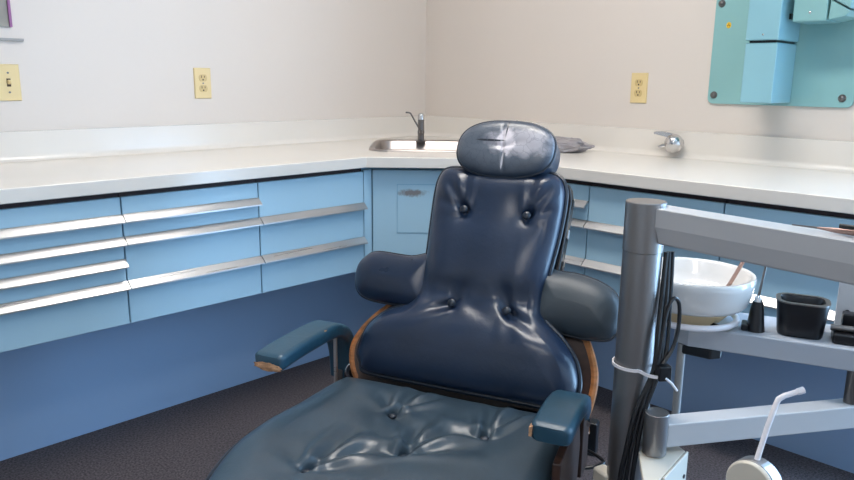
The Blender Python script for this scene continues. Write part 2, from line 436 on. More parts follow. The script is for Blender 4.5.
# wall tap on the backsplash
t = thing('wall_tap', 'round chrome ball tap with small lever on the right backsplash', 'tap', (-.018, -1.342, .921))
b = bmn(); tube(b, [(0, 0, 0), (-.004, 0, 0), (-.006, 0, 0), (-.018, 0, 0)], [.021, .021, .014, .014], 24); obj('flange', b, 'chrome', t)
b = bmn(); sphere(b, (-.040, 0, 0), .0335, 1, 1, 1.05, 28); obj('ball', b, 'chrome', t)
b = bmn(); tube(b, [(-.05, .014, -.005), (-.06, .034, -.010), (-.062, .046, -.016)], [.009, .007, .006], 12); obj('spout', b, 'chrome', t)
b = bmn(); pl = [(.000, .012), (.03, .022), (.076, .030), (.080, .034), (.074, .040), (.04, .043), (-.004, .034)]
va = [b.verts.new((-.050, y, z)) for y, z in pl]; vb = [b.verts.new((-.036, y, z)) for y, z in pl]
b.faces.new(va); b.faces.new(vb[::-1])
for i in range(len(pl)): j = (i+1) % len(pl); b.faces.new((va[i], vb[i], vb[j], va[j]))
obj('lever', b, 'chrome', t, False, .002)

# ------------------------------------------------------------------ electrical plates, picture and rail
def wallplate(name, label, cat, loc, left, kind):
    rz = 0 if left else -PI/2                # local +x along the wall to the right seen from the room, -y into the room
    t = thing(name, label, cat, loc, rz)
    b = bmn(); w, h = .035, .057
    A = [b.verts.new((x, -.0004, z)) for x, z in ((-w, -h), (w, -h), (w, h), (-w, h))]
    B = [b.verts.new((x*.93, -.006, z*.955)) for x, z in ((-w, -h), (w, -h), (w, h), (-w, h))]
    b.faces.new(A); b.faces.new(B[::-1])
    for i in range(4): b.faces.new((A[i], A[(i+1) % 4], B[(i+1) % 4], B[i]))
    obj('cover_plate', b, 'ivory', t, False, .001)
    toY = lambda x, y, z: (x, -z, y)
    if kind == 'outlet':
        for zc in (-.0195, .0195):
            s = obj('socket', prism(bmn(), [(a, max(-.0125, min(.0125, c))+zc) for a, c in [(.0165*math.cos(2*PI*k/28), .0165*math.sin(2*PI*k/28)) for k in range(28)]], .0055, .0075, toY), 'ivorydark', t, False)
            b = bmn(); box(b, -.0075, -.005, -.0079, -.0073, zc+.000, zc+.009); box(b, .005, .0075, -.0079, -.0073, zc+.001, zc+.008)
            prism(b, [(.003*math.cos(2*PI*k/12), zc-.0065+.0032*math.sin(2*PI*k/12)) for k in range(12)], .0073, .0079, toY)
            obj('slots', b, 'slot', s, False)
        b = bmn(); prism(b, [(.003*math.cos(2*PI*k/12), .003*math.sin(2*PI*k/12)) for k in range(12)], .0055, .0072, toY); obj('screw', b, 'darkchrome', t)
    else:
        b = bmn(); box(b, -.0058, .0058, -.0066, -.0055, -.0125, .0125); obj('toggle_slot', b, 'slot', t, False)
        b = bmn(); o_ = [b.verts.new(p) for p in ((-.0045, -.0062, -.006), (.0045, -.0062, -.006), (.0045, -.0062, .007), (-.0045, -.0062, .007), (-.004, -.019, .003), (.004, -.019, .003), (.004, -.0175, .0085), (-.004, -.0175, .0085))]
        for f in ((3, 2, 1, 0), (4, 5, 6, 7), (0, 1, 5, 4), (1, 2, 6, 5), (2, 3, 7, 6), (3, 0, 4, 7)): b.faces.new([o_[i] for i in f])
        obj('toggle', b, 'ivory', t, False, .001)
        for zc in (-.030, .030):
            b = bmn(); prism(b, [(.0032*math.cos(2*PI*k/12), zc+.0032*math.sin(2*PI*k/12)) for k in range(12)], .0055, .0073, toY); obj('screw', b, 'darkchrome', t)
    return t
wallplate('wall_outlet', 'ivory double wall outlet on the left wall', 'outlet', (-1.193, 0, 1.116), True, 'outlet')
wallplate('wall_outlet', 'ivory double wall outlet on the right wall beside the teal plate', 'outlet', (0, -1.1555, 1.116), False, 'outlet')
wallplate('light_switch', 'ivory toggle light switch plate at the left edge of the wall', 'light switch', (-1.857, 0, 1.116), True, 'switch')
t = thing('wall_picture', 'grey print with a purple edge hanging at top left', 'picture', (-1.95, 0, 1.43))
b = bmn(); toY = lambda x, y, z: (x, -z, y)
W_, H_ = .12, .145
for x0, x1, z0, z1 in ((-W_, -W_+.008, -H_, H_), (W_-.008, W_, -H_, H_), (-W_+.008, W_-.008, H_-.008, H_)): box(b, x0, x1, -.012, -.0004, z0, z1)
obj('frame', b, 'purple', t, False, .001)
b = bmn(); box(b, -W_+.008, W_-.008, -.007, -.001, -H_, H_-.008); obj('print', b, 'paper', t, False)
b = bmn(); box(b, -2.06, -1.801, -.010, -.0004, 1.2435, 1.2515)
tag(obj('wall_rail', b, 'grey', None, False, .001), 'thin grey rail on the wall between picture and light switch', 'rail')

# ------------------------------------------------------------------ teal wall unit
WU = Vector((0, -1.664, 1.26))
t = thing('wall_mount_unit', 'teal steel wall plate with boxed column and rounded corners, top right', 'wall unit', WU)
RM = lambda x, y, z: (-z, x, y)              # polygon (y,z) extruded off the wall
b = bmn(); prism(b, rrect(.468, .386, .02, 5), .0006, .009, RM)
obj('plate', b, 'teal', t, False, .0015)
for by, bz in ((.212, -.163), (-.201, -.164), (.213, .146), (-.203, .146)):
    b = bmn(); cyl(b, (-.009, by, bz), (-.012, by, bz), .0125, .0115, 20); bo = obj('bolt', b, 'darkchrome', t)
    b = bmn(); sphere(b, (-.012, by, bz), .0085, .7, 1, 1, 16); obj('bolt_head', b, 'darkchrome', bo)
def ubox(name, y0, y1, z0, z1, d0, d1, m, bev=.004, par=t):
    b = bmn(); box(b, -d1, -d0, min(y0, y1)-WU.y, max(y0, y1)-WU.y, z0-WU.z, z1-WU.z)
    return obj(name, b, m, par, False, bev)
ubox('column_base', -1.612, -1.712, 1.078, 1.264, .009, .175, 'tealcol')
ubox('column_cover', -1.614, -1.716, 1.271, 1.452, .009, .185, 'tealcol')
ubox('column_core', -1.622, -1.704, 1.260, 1.275, .010, .168, 'black', 0)
b = bmn(); sphere(b, (-.186, -1.668-WU.y, 1.288-WU.z), .0032, .6, 1, 1, 12); obj('screw', b, 'chrome', t)
ubox('clip', -1.7165, -1.722, 1.335, 1.352, .09, .12, 'black', .001)
cb = ubox('control_box', -1.737, -1.834, 1.324, 1.452, .009, .150, 'teal')
b = bmn(); sphere(b, (-.151, -1.786-WU.y, 1.350-WU.z), .0045, .6, 1, 1, 12); obj('screw', b, 'chrome', cb)
b = bmn()
prism(b, [(y-WU.y, z-WU.z) for y, z in ((-1.838, 1.326), (-1.886, 1.335), (-1.896, 1.350), (-1.840, 1.384))], .009, .148, RM); obj('lower_cover', b, 'teal', t, False, .003)
b = bmn()
prism(b, [(y-WU.y, z-WU.z) for y, z in ((-1.840, 1.389), (-1.896, 1.355), (-1.897, 1.364), (-1.897, 1.452), (-1.840, 1.452))], .009, .152, RM); obj('upper_cover', b, 'teal', t, False, .003)
b = bmn(); prism(b, [(-1.482-WU.y+.0085*math.cos(2*PI*k/20), 1.333-WU.z+.0105*math.sin(2*PI*k/20)) for k in range(20)], .0091, .0096, RM)
st = obj('warning_sticker', b, 'yellow', t, False); st['label'] = 'small yellow round sticker'
b = bmn()
for k in range(3):
    a0 = R(90+120*k)
    prism(b, [(-1.482-WU.y, 1.333-WU.z)]+[(-1.482-WU.y+.0055*math.cos(a0+R(q)), 1.333-WU.z+.0055*math.sin(a0+R(q))) for q in (-30, -10, 10, 30)], .0096, .0099, RM)
obj('symbol', b, 'ink', st, False)

# ------------------------------------------------------------------ cushions
def resample(outline, n):
    P = np.array(outline); Q = np.vstack([P, P[:1]]); d = np.hypot(*np.diff(Q, axis=0).T); c = np.concatenate([[0], np.cumsum(d)])
    u = np.linspace(0, c[-1], n, endpoint=False)
    return np.stack([np.interp(u, c, Q[:, 0]), np.interp(u, c, Q[:, 1])], 1)

def cushion(outline, T, Rr, e, tb, mp, detail=None, nr=80, na=200, base=0, centre=None):
    """puffed cushion over a closed, star-shaped (x,s) outline, mapped to space by mp(x,s,n)"""
    P = resample(outline, na)
    c = np.array(centre) if centre else P.mean(0)
    k = np.sin(np.linspace(0, PI/2, nr+1))[1:]                 # rings crowd towards the rim
    X = c[0]+k[:, None]*(P[None, :, 0]-c[0]); S = c[1]+k[:, None]*(P[None, :, 1]-c[1])
    X = np.vstack([np.full((1, na), c[0]), X]); S = np.vstack([np.full((1, na), c[1]), S])
    D = np.full(X.shape, 9.)
    for p, q in zip(P, np.roll(P, -1, 0)):
        d = q-p; l2 = d@d
        t = np.clip(((X-p[0])*d[0]+(S-p[1])*d[1])/l2, 0, 1)
        D = np.minimum(D, np.hypot(X-p[0]-t*d[0], S-p[1]-t*d[1]))
    D[-1] = 0
    q = np.clip(D/Rr, 0, 1); F = e+T*np.sqrt(np.maximum(0, 1-(1-q)**2))
    if detail is not None: F = F+detail(X, S)*np.clip(D/.03, 0, 1)
    q = np.clip(D/.05, 0, 1); B = -e-tb*np.sqrt(np.maximum(0, 1-(1-q)**2))
    bm = bmn()
    def sheet(H):
        o = bm.verts.new(mp(c[0], c[1], float(H[0, 0])+base)); rows = []
        for i in range(1, nr+1): rows.append([bm.verts.new(mp(float(X[i, j]), float(S[i, j]), float(H[i, j])+base)) for j in range(na)])
        for j in range(na): bm.faces.new((o, rows[0][j], rows[0][(j+1) % na]))
        for A, Bq in zip(rows, rows[1:]):
            for j in range(na): bm.faces.new((A[j], Bq[j], Bq[(j+1) % na], A[(j+1) % na]))
        return rows[-1]
    f = sheet(F); b_ = sheet(B)
    for j in range(na): bm.faces.new((f[j], b_[j], b_[(j+1) % na], f[(j+1) % na]))
    return bm

def piping(outline, mp, n, r=.005, parent=None, grow=.001, m='piping'):
    P = np.array(outline); c = P.mean(0)
    pts = [mp(x, s, n) for x, s in P]
    b = bmn(); tube(b, pts, r, 8, closed=True); return obj('piping', b, m, parent)

def dimple(X, S, x, s, A, sg): return -A*np.exp(-((X-x)**2+(S-s)**2)/(2*sg*sg))
def fold(X, S, x, s, ang, ln, w, A):
    a = R(ang); p = (X-x)*math.cos(a)+(S-s)*math.sin(a); q = -(X-x)*math.sin(a)+(S-s)*math.cos(a)
    ww = w*(1+1.2*np.clip(p/ln, 0, 1))
    f = np.where(p > -.01, np.clip(1-p/ln, 0, 1)**.8*np.clip((p+.01)/.02, 0, 1), 0)
    return f*A*(-np.exp(-(q/ww)**2)+.55*np.exp(-((q-2.0*ww)/(1.1*ww))**2)+.55*np.exp(-((q+2.0*ww)/(1.1*ww))**2))

# ------------------------------------------------------------------ dental chair
chair = thing('dental_chair', 'navy vinyl reclining dental chair with cracked headrest and tufted seat', 'dental chair', (-1.403, -1.535, 0), R(-69))
TH = R(63); cT, sT = math.cos(TH), math.sin(TH); ZS = .42
def BK(x, s, n): return (x, s*cT-n*sT, ZS+s*sT+n*cT)

back_out = catmull([(-.245, .014), (-.268, .034), (-.281, .064), (-.268, .125), (-.225, .170), (-.172, .195), (-.152, .225), (-.150, .31), (-.156, .40), (-.161, .48), (-.158, .525), (-.140, .551), (-.09, .556), (0, .557),
                    (.09, .556), (.140, .551), (.163, .525), (.170, .48), (.168, .40), (.160, .32), (.155, .25), (.165, .205), (.210, .168), (.247, .125), (.264, .075), (.258, .034), (.238, .014), (.10, .012), (-.10, .012)], 6)
BBTN = [(-.050, .206), (.086, .206), (-.064, .438), (.094, .436)]
def back_detail(X, S):
    h = np.zeros_like(X)
    for x, s in BBTN: h += dimple(X, S, x, s, .010, .014)+dimple(X, S, x, s, .012, .04)
    # upper-corner folds that run from the buttons up and out
    for x, s, a, l, w, A in ((-.064, .438, 126, .13, .007, .011), (-.064, .438, 96, .11, .006, .007), (-.064, .438, 158, .09, .007, .007),
                             (.094, .436, 58, .13, .007, .011), (.094, .436, 86, .11, .006, .007), (.094, .436, 24, .08, .007, .006), 
                             (-.050, .206, 205, .12, .008, .008), (.086, .206, -28, .12, .008, .009), (-.050, .206, 70, .09, .009, .005), (.086, .206, 112, .09, .009, .005), (.086, .206, -60, .08, .008, .006)):
        h += fold(X, S, x, s, a, l, w, A)
    # the waist: lower lumbar roll stands out, then the back falls away above it
    h += .018*np.exp(-((S-.135)/.055)**2)-.012*np.exp(-((S-.235)/.035)**2)+.004*np.sin(X*60+S*20)*np.exp(-((S-.20)/.02)**2)
    return h
bc = obj('backrest', cushion(back_out, .046, .075, .012, .015, BK, back_detail, 110, 260, 0, (.005, .24)), 'leather', chair, ang=60)
piping([(x*1.012, (s-.27)*1.008+.27) for x, s in back_out], BK, .010, .0058, bc)
for x, s in BBTN:
    b = bmn(); c = Vector(BK(x, s, .050)); sphere(b, (0, 0, 0), .0105, 1, 1, .62, 18)
    o = obj('button', b, 'piping', bc); o.location = c; o.rotation_euler = (PI/2-TH+.0, 0, 0); o.rotation_euler = (R(63), 0, 0)
# plywood shell behind the backrest
shell_out = catmull([(-.24, -.03), (-.296, .00), (-.318, .06), (-.308, .11), (-.278, .160), (-.232, .210), (-.185, .262), (-.15, .34), (-.14, .45), (-.13, .52), (-.08, .535), (.08, .535), (.13, .52), (.14, .45), (.15, .34),
                     (.185, .258), (.228, .212), (.262, .165), (.286, .105), (.287, .05), (.275, .0), (.24, -.03)], 5)
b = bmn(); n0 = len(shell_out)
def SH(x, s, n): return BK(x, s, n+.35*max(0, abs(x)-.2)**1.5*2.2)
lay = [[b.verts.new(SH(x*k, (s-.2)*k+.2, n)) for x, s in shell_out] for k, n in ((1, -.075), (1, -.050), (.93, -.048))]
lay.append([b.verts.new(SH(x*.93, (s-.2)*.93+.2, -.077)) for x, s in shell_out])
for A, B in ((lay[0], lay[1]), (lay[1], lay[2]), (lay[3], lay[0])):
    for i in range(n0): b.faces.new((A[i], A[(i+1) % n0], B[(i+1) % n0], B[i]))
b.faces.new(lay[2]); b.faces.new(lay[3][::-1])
sh = obj('back_shell', b, 'wooddarkshade', chair, ang=30)  # shell face coloured dark in place of shade, plain wood at the rim
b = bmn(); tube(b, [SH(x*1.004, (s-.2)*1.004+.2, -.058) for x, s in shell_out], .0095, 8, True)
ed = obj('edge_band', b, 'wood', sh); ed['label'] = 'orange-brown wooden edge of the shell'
# upper back frame with the slotted black side rails
b = bmn(); prism(b, rrect(.32, .36, .03, 4, .005, .37), -.048, -.0285, BK); obj('back_frame', b, 'black', chair, False, .004)
for sx in (-1, 1):
    b = bmn(); xa = .158 if sx > 0 else -.146
    prism(b, [(xa, .29), (xa+sx*.018, .29), (xa+sx*.022, .50), (xa+sx*.012, .54), (xa, .545)], -.052, -.014, BK)
    r_ = obj('side_rail', b, 'black', chair, False, .004)
    if sx > 0:
        for sc in (.33, .41, .485):
            b = bmn(); prism(b, [(xa+.0195, sc), (xa+.0235, sc), (xa+.0235, sc+.022), (xa+.0195, sc+.022)], -.040, -.024, BK); obj('slot_insert', b, 'grey' if sc == .41 else 'rubber', r_, False)

# side wings
def wing(out, name, m, base, T=.04):
    w = obj(name, cushion(out, T, .085, .014, .03, BK, None, 30, 90, base), m, chair, ang=60)
    piping(out, BK, base+.012, .0035, w, m='piping'); return w
wl = catmull([(-.125, .325), (-.20, .316), (-.29, .318), (-.322, .304), (-.341, .275), (-.339, .235), (-.322, .205), (-.285, .192), (-.22, .190), (-.125, .198)], 6)
wing(wl, 'side_cushion', 'leather', -.012)
wr = catmull([(.125, .328), (.18, .326), (.225, .324), (.275, .312), (.312, .290), (.330, .255), (.330, .215), (.312, .186), (.27, .178), (.20, .182), (.125, .19)], 6)
wing(wr, 'side_cushion', 'leatherpad', -.034, .05)['label'] = 'scratched grey side cushion at the sitter left'

# headrest
HN = .018
hc, hs = .012, .600
def sup(a, p): c = math.cos(a); s = math.sin(a); return (math.copysign(abs(c)**p, c), math.copysign(abs(s)**p, s))
head_out = [(hc+.123*sup(2*PI*k/72, .80)[0], hs+.073*sup(2*PI*k/72, .80)[1]) for k in range(72)]
def head_detail(X, S):
    h = -.004*np.exp(-((X-hc+.002+(S-hs)*.15)/.004)**2)
    h += fold(X, S, hc, hs, 175, .07, .005, .003)+fold(X, S, hc, hs, 20, .06, .005, .003)
    return h
wc = lambda x, s: BK(hc+x, hs+s, HN+.05)
M['leatherhead'] = leather('cracked_navy_vinyl', (44, 56, 72), .34, worn=(
    (wc(-.005, .010), (.115, .06, .040), (84, 92, 104), .8, .9), (wc(.040, .012), (.062, .05, .026), (172, 170, 178), 1.4, .5), (wc(.006, .010), (.026, .05, .027), (214, 208, 214), 1.3, .12),
    (wc(.002, -.030), (.0022, .05, .026), (176, 176, 184), .5, .15), (wc(-.035, .014), (.036, .05, .0024), (34, 40, 52), .9, .2), (wc(.002, .045), (.0016, .05, .018), (40, 46, 56), .5, .15)))
hd = obj('headrest', cushion(head_out, .020, .05, .030, .022, BK, head_detail, 60, 140, HN), 'leatherhead', chair, ang=60)
hd['label'] = 'oval headrest cushion with a worn whitish crack'
seam = [(hc+.120*sup(2*PI*k/72, .80)[0], hs+.060*sup(2*PI*k/72, .80)[1]) for k in range(72)]
piping([(hc+.1235*sup(2*PI*k/72, .80)[0], hs+.0735*sup(2*PI*k/72, .80)[1]) for k in range(72)], BK, HN+.030, .0032, hd)
b = bmn(); pts = [BK(hc+.015, hs+.074, HN+.018), BK(hc+.010, hs+.082, HN+.012), BK(hc+.02, hs+.081, HN+.004), BK(hc+.035, hs+.075, HN)]
tube(b, pts, .0032, 8); obj('cord_knot', b, 'piping', hd)
b = bmn(); prism(b, [(.04, .50), (.115, .50), (.115, .60), (.04, .60)], -.055, -.012, BK); obj('headrest_bracket', b, 'leather', chair, False, .006)

# seat
SO = catmull([(-.27, -.022), (-.303, -.045), (-.313, -.12), (-.319, -.20), (-.332, -.31), (-.328, -.41), (-.304, -.50), (-.272, -.58), (-.235, -.66), (-.15, -.70), (.10, -.70), (.19, -.66), (.228, -.58), (.258, -.50), (.277, -.41), (.281, -.32), (.273, -.20), (.268, -.10), (.262, -.045), (.23, -.025), (.1, -.024), (-.1, -.024)], 7)
def ST(x, y, n): return (x, y, .392+n)
SBTN = [(-.093, -.175), (.123, -.188), (.005, -.323), (-.134, -.449), (.14, -.449), (-.21, -.323), (.21, -.335), (.005, -.57)]
def seat_detail(X, S):
    h = np.zeros_like(X)
    for k, (x, s) in enumerate(SBTN):
        if k in (5, 6): continue
        h += dimple(X, S, x, s, .010, .010)+dimple(X, S, x, s, .010, .045)
    for x, s, a, l, w, A in ((-.093, -.175, 84, .16, .008, .018), (-.093, -.175, 60, .14, .007, .016), (-.093, -.175, 130, .10, .009, .008), (-.093, -.175, -45, .14, .012, .008),
                             (.123, -.188, 100, .17, .008, .018), (.123, -.188, 72, .15, .007, .016), (.123, -.188, 195, .14, .012, .009),
                             (.005, -.323, 96, .17, .009, .018), (.005, -.323, 66, .15, .008, .017), (.005, -.323, 205, .15, .012, .010), (.005, -.323, 28, .17, .011, .010),
                             (-.134, -.449, 86, .18, .009, .018), (-.134, -.449, 58, .17, .008, .018), (-.134, -.449, 150, .12, .012, .007), (-.134, -.449, 20, .15, .012, .008)):
        h += fold(X, S, x, s, a, l, w, A)
    h += .004*np.sin(X*17+1)*np.sin(S*15)
    return h
se = obj('seat', cushion(SO, .030, .085, .022, .03, ST, seat_detail, 130, 260, 0, (-.025, -.33)), 'leatherseat', chair, ang=60)
se['label'] = 'faded teal tufted seat cushion'
piping([(x*1.012-.000, (s_+.33)*1.008-.33) for x, s_ in SO], ST, .018, .0065, se)
for x, s in (SBTN[0], SBTN[1], SBTN[2], SBTN[3], SBTN[4]):
    b = bmn(); sphere(b, (x, s, .392+.035), .010, 1, 1, .6, 16); obj('button', b, 'piping', se)
# leg rest beyond the seat, frame and pedestal
LO = catmull([(-.22, -.715), (-.225, -.80), (-.20, -1.0), (-.17, -1.12), (.13, -1.12), (.16, -1.0), (.185, -.80), (.18, -.715)], 6)
def LG(x, y, n): return (x, y, .392+n+(y+.715)*.35)
lr = obj('leg_rest', cushion(LO, .025, .06, .02, .02, LG, None, 24, 80), 'leatherseat', chair, ang=60)
b = bmn(); prism(b, rrect(.40, .60, .05, 4, -.02, -.30), .27, .338); obj('seat_frame', b, 'black', chair, False, .006)
b = bmn(); prism(b, [(-.12, -1.08), (.08, -1.08), (.10, -.55), (-.14, -.55)], -.052, -.04, lambda x, y, z: (x, y, .392+z+min(0, (y+.715)*.35))); obj('leg_rest_frame', b, 'black', chair, False)
b = bmn(); prism(b, rrect(.24, .34, .05, 4, -.02, -.28), .04, .272); obj('pedestal', b, 'grey', chair, False, .008)
b = bmn(); prism(b, rrect(.46, .78, .08, 5, -.02, -.26), .0005, .045); obj('base_plate', b, 'grey', chair, False, .01)
b = bmn(); box(b, -.12, .08, -.02, .16, .27, .34); box(b, -.10, .06, .06, .16, .33, .46); obj('back_hinge_block', b, 'black', chair, False, .01)

# arms
def arm(x0, y0, zt, left, ext):
    """padded arm: level pad that bends down at the back to the hinge"""
    prof = catmull([(y0, zt), (y0+.06, zt+.004), (y0+.10+ext*.4, zt+.005), (y0+.15+ext, zt+.003), (y0+.195+ext, zt-.008), (y0+.232+ext, zt-.036), (y0+.247+ext, zt-.080), (y0+.250+ext, zt-.15)], 6, False)
    if not left: prof = prof[:-10]
    pts = [(x0, y, z-.019) for y, z in prof]; n = len(pts)
    sec0 = rrect(.076, .038, .0115, 4); 
    def sec(i):
        k = 1.0
        if i == 0: k = .80
        elif i == 1: k = .97
        elif i > n*.62: k = 1-.22*(i-n*.62)/(n*.38)
        return [(a*k, c*(k if i < 2 else 1)) for a, c in sec0]
    b = bmn(); sweep(b, pts, sec)
    a = obj('arm_pad', b, 'leatherarm', chair, ang=50)
    a['label'] = 'blue padded arm with torn foam end' if left else 'blue padded arm on the side of the post'
    return a, pts
aL, pL = arm(-.366, -.245, .547, True, .072)
# torn end: ragged foam lump beneath the front edge
b = bmn(); bmesh.ops.create_icosphere(b, subdivisions=4, radius=1)
for v in b.verts:
    p = v.co; k = 1+.28*noise.noise(p*3.1)+.12*noise.noise(p*8)
    v.co = Vector((-.366+p.x*.0345*k, -.243+p.y*.0075*k, .519+p.z*.010*k))
o = obj('torn_foam', b, 'foam', aL); o['label'] = 'tan foam showing through the torn vinyl'
b = bmn(); tube(b, [(-.332, -.09, .5435), (-.333, -.06, .5465), (-.334, -.03, .5435), (-.335, -.01, .537)], [.001, .003, .003, .001], 8); obj('seam_split', b, 'foam', aL)
b = bmn(); box(b, -.3385, -.3315, -.014, -.004, .36, .515); obj('arm_bracket', b, 'alu', chair, False, .002)
b = bmn(); box(b, -.375, -.355, .055, .085, .32, .40); obj('arm_bracket', b, 'darkchrome', chair, False, .002)
b = bmn(); cyl(b, (-.318, .070, .410), (-.306, .038, .410), .027, .027, 32); hg = obj('hinge', b, 'chrome', chair, False, .003)
b = bmn(); cyl(b, (-.3058, .0375, .410), (-.3044, .0337, .410), .017, .015, 24); obj('hinge_cap', b, 'black', hg)
b = bmn(); box(b, -.345, -.10, .045, .08, .345, .40); obj('hinge_bar', b, 'black', chair, False, .004)
aR, pR = arm(.283, -.302, .543, False, -.02)
b = bmn(); box(b, .2452, .2505, -.3065, -.290, .517, .536); obj('torn_foam', b, 'foam', aR, True, .001)
b = bmn(); prism(b, [(-.285, .30), (-.13, .28), (-.11, .42), (-.13, .486), (-.17, .486), (-.285, .462)], .286, .302, lambda y, z, x: (x, y, z))
o = obj('arm_panel', b, 'wooddarkshade', chair, False, .003); o['label'] = 'brown wooden panel under the arm'
b = bmn(); cyl(b, (.3065, -.070, .452), (.3115, -.070, .452), .010, .010, 20); obj('arm_bolt', b, 'chrome', chair)
b = bmn(); box(b, .296, .306, -.105, -.045, .34, .50); obj('arm_bracket', b, 'wooddarkshade', chair, False, .003)
b = bmn(); box(b, .10, .31, .03, .06, .32, .40); obj('hinge_bar', b, 'black', chair, False, .004)
b = bmn(); tube(b, catmull([(.20, .03, .34), (.28, .015, .345), (.335, -.02, .345), (.328, -.045, .343), (.305, -.06, .34)], 6, False), .004, 8); obj('release_lever', b, 'black', chair)

# ------------------------------------------------------------------ delivery unit: post, beam, lower arm, tray
PX, PY = -1.408, -1.966
unit = thing('dental_delivery_unit', 'grey metal post carrying a long beam and lower arm, right of the chair', 'dental unit', (PX, PY, 0))
def U(x, y, z): return (x-PX, y-PY, z)
b = bmn(); cyl(b, U(PX, PY, .02), U(PX, PY, .846), .0348, n=48); obj('post', b, 'post', unit, ang=30)
b = bmn(); lathe(b, [(0, .847), (.0356, .847), (.0356, .9345), (.0345, .9358), (0, .9358)], n=48); obj('post_cap', b, 'post', unit, ang=25)
b = bmn(); lathe(b, [(0, 0.0005), (.165, .0005), (.165, .02), (.14, .035), (.06, .05), (0, .05)], n=48); obj('base', b, 'beige', unit)
# beam
bd = Vector((-.038, -.320, 0)).normalized(); bs = Vector((-bd.y, bd.x, 0))          # bs points to the far side (+x)
if bs.x < 0: bs = -bs
B0 = Vector(U(-1.422, -1.985, 0)); LB = .85
secb = [(0, .928), (0, .896), (.010, .866), (.016, .863), (.040, .863), (.052, .872), (.055, .925), (.052, .928)]
b = bmn(); va = [b.verts.new(B0+bs*(a-.004)+Vector((0, 0, z))) for a, z in secb]; vb = [b.verts.new(B0+bs*(a-.004)+bd*LB+Vector((0, 0, z))) for a, z in secb]
b.faces.new(va); b.faces.new(vb[::-1])
for i in range(len(secb)): j = (i+1) % len(secb); b.faces.new((va[i], vb[i], vb[j], va[j]))
obj('upper_beam', b, 'beam', unit, False, .003)
b = bmn(); pj = B0+bd*(LB+.03)+bs*.024; cyl(b, pj+Vector((0, 0, .850)), pj+Vector((0, 0, .936)), .04, n=40); obj('end_joint', b, 'post', unit, ang=30)
# pivot, plate and lower arm
pv = Vector(U(-1.438, -2.034, 0))
b = bmn(); cyl(b, pv+Vector((0, 0, .487)), pv+Vector((0, 0, .566)), .0215, n=36); obj('pivot', b, 'post', unit, False, .0015)
b = bmn()
plate = [(-1.395, -2.0), (-1.362, -2.02), (-1.388, -2.071), (-1.505, -2.085), (-1.575, -2.092), (-1.452, -2.012)]
prism(b, [(x-PX, y-PY) for x, y in plate], .474, .485); obj('support_plate', b, 'beige', unit, False, .002)
b = bmn(); obox(b, U(-1.442, -1.945, .33), (.03, -.008, 0), (.014, .04, 0), (0, 0, .072)); obj('rear_bracket', b, 'beige', unit, False, .006)
g0 = Vector(U(-1.388, -2.0725, .474)); g1 = Vector(U(-1.505, -2.0865, .474))
b = bmn(); nv = Vector((0.0, -.004, 0)); pl = [g0+Vector((0, 0, .012)), g1+Vector((0, 0, .012)), g1+Vector((0, 0, -.05)), g0+Vector((0, 0, -.11))]
va = [b.verts.new(p) for p in pl]; vb = [b.verts.new(p+nv) for p in pl]; b.faces.new(va); b.faces.new(vb[::-1])
for i in range(4): j = (i+1) % 4; b.faces.new((va[i], vb[i], vb[j], va[j]))
gs = obj('gusset', b, 'beige', unit, False, .001)
gp = g0*.86+g1*.14
b = bmn(); cyl(b, gp+Vector((0, -.0055, -.03)), gp+Vector((0, -.0035, -.03)), .004, n=14); obj('bolt', b, 'black', gs)
ad = Vector((.326, -.211, 0)).normalized(); an = Vector((.211, .326, 0)).normalized()
A0 = Vector(U(-1.429, -2.052, .4985)); LA = .40
b = bmn(); obox(b, A0, ad*LA, an*.040, (0, 0, .0455)); obj('lower_arm', b, 'beam', unit, False, .003)
# upright at the arm's far end that carries the tray
up = Vector(U(-1.085, -2.252, 0))
b = bmn(); cyl(b, up+Vector((0, 0, .542)), up+Vector((0, 0, .612)), .013, n=24); obj('tray_post', b, 'darkchrome', unit)
td = Vector((.34, -.94, 0)).normalized(); tn = Vector((.94, .34, 0)).normalized()
T0 = Vector((-1.2130, -1.945, 0))
def TR(a, n, z): return T0+td*a+tn*n+Vector((0, 0, z))
def TU(a, n, z): return TR(a, n, z)-Vector((PX, PY, 0))
b = bmn(); TZ = .655
pol = [(.0, .02), (.03, .0), (.44, .0), (.44, .15), (.03, .15), (0, .13)]
prism(b, pol, .611, TZ, lambda a, n, z: TU(a, n, z)); tray = obj('tray_arm', b, 'tray', unit, False, .004)
b = bmn(); prism(b, [(.015, .015), (.075, .004), (.095, .02), (.095, .08), (.015, .08)], .588, .6105, lambda a, n, z: TU(a, n, z)); obj('tray_clamp', b, 'black', unit, False, .004)
b = bmn(); prism(b, [(.298, .130), (.44, .130), (.44, .142), (.298, .142)], TZ+.0005, .83, lambda a, n, z: TU(a, n, z)); hp = obj('upright_plate', b, 'beam', unit, False, .002)
b = bmn(); q = TU(.318, .1295, .690); cyl(b, q, q-tn*.004, .0055, n=14); obj('bolt', b, 'black', hp)
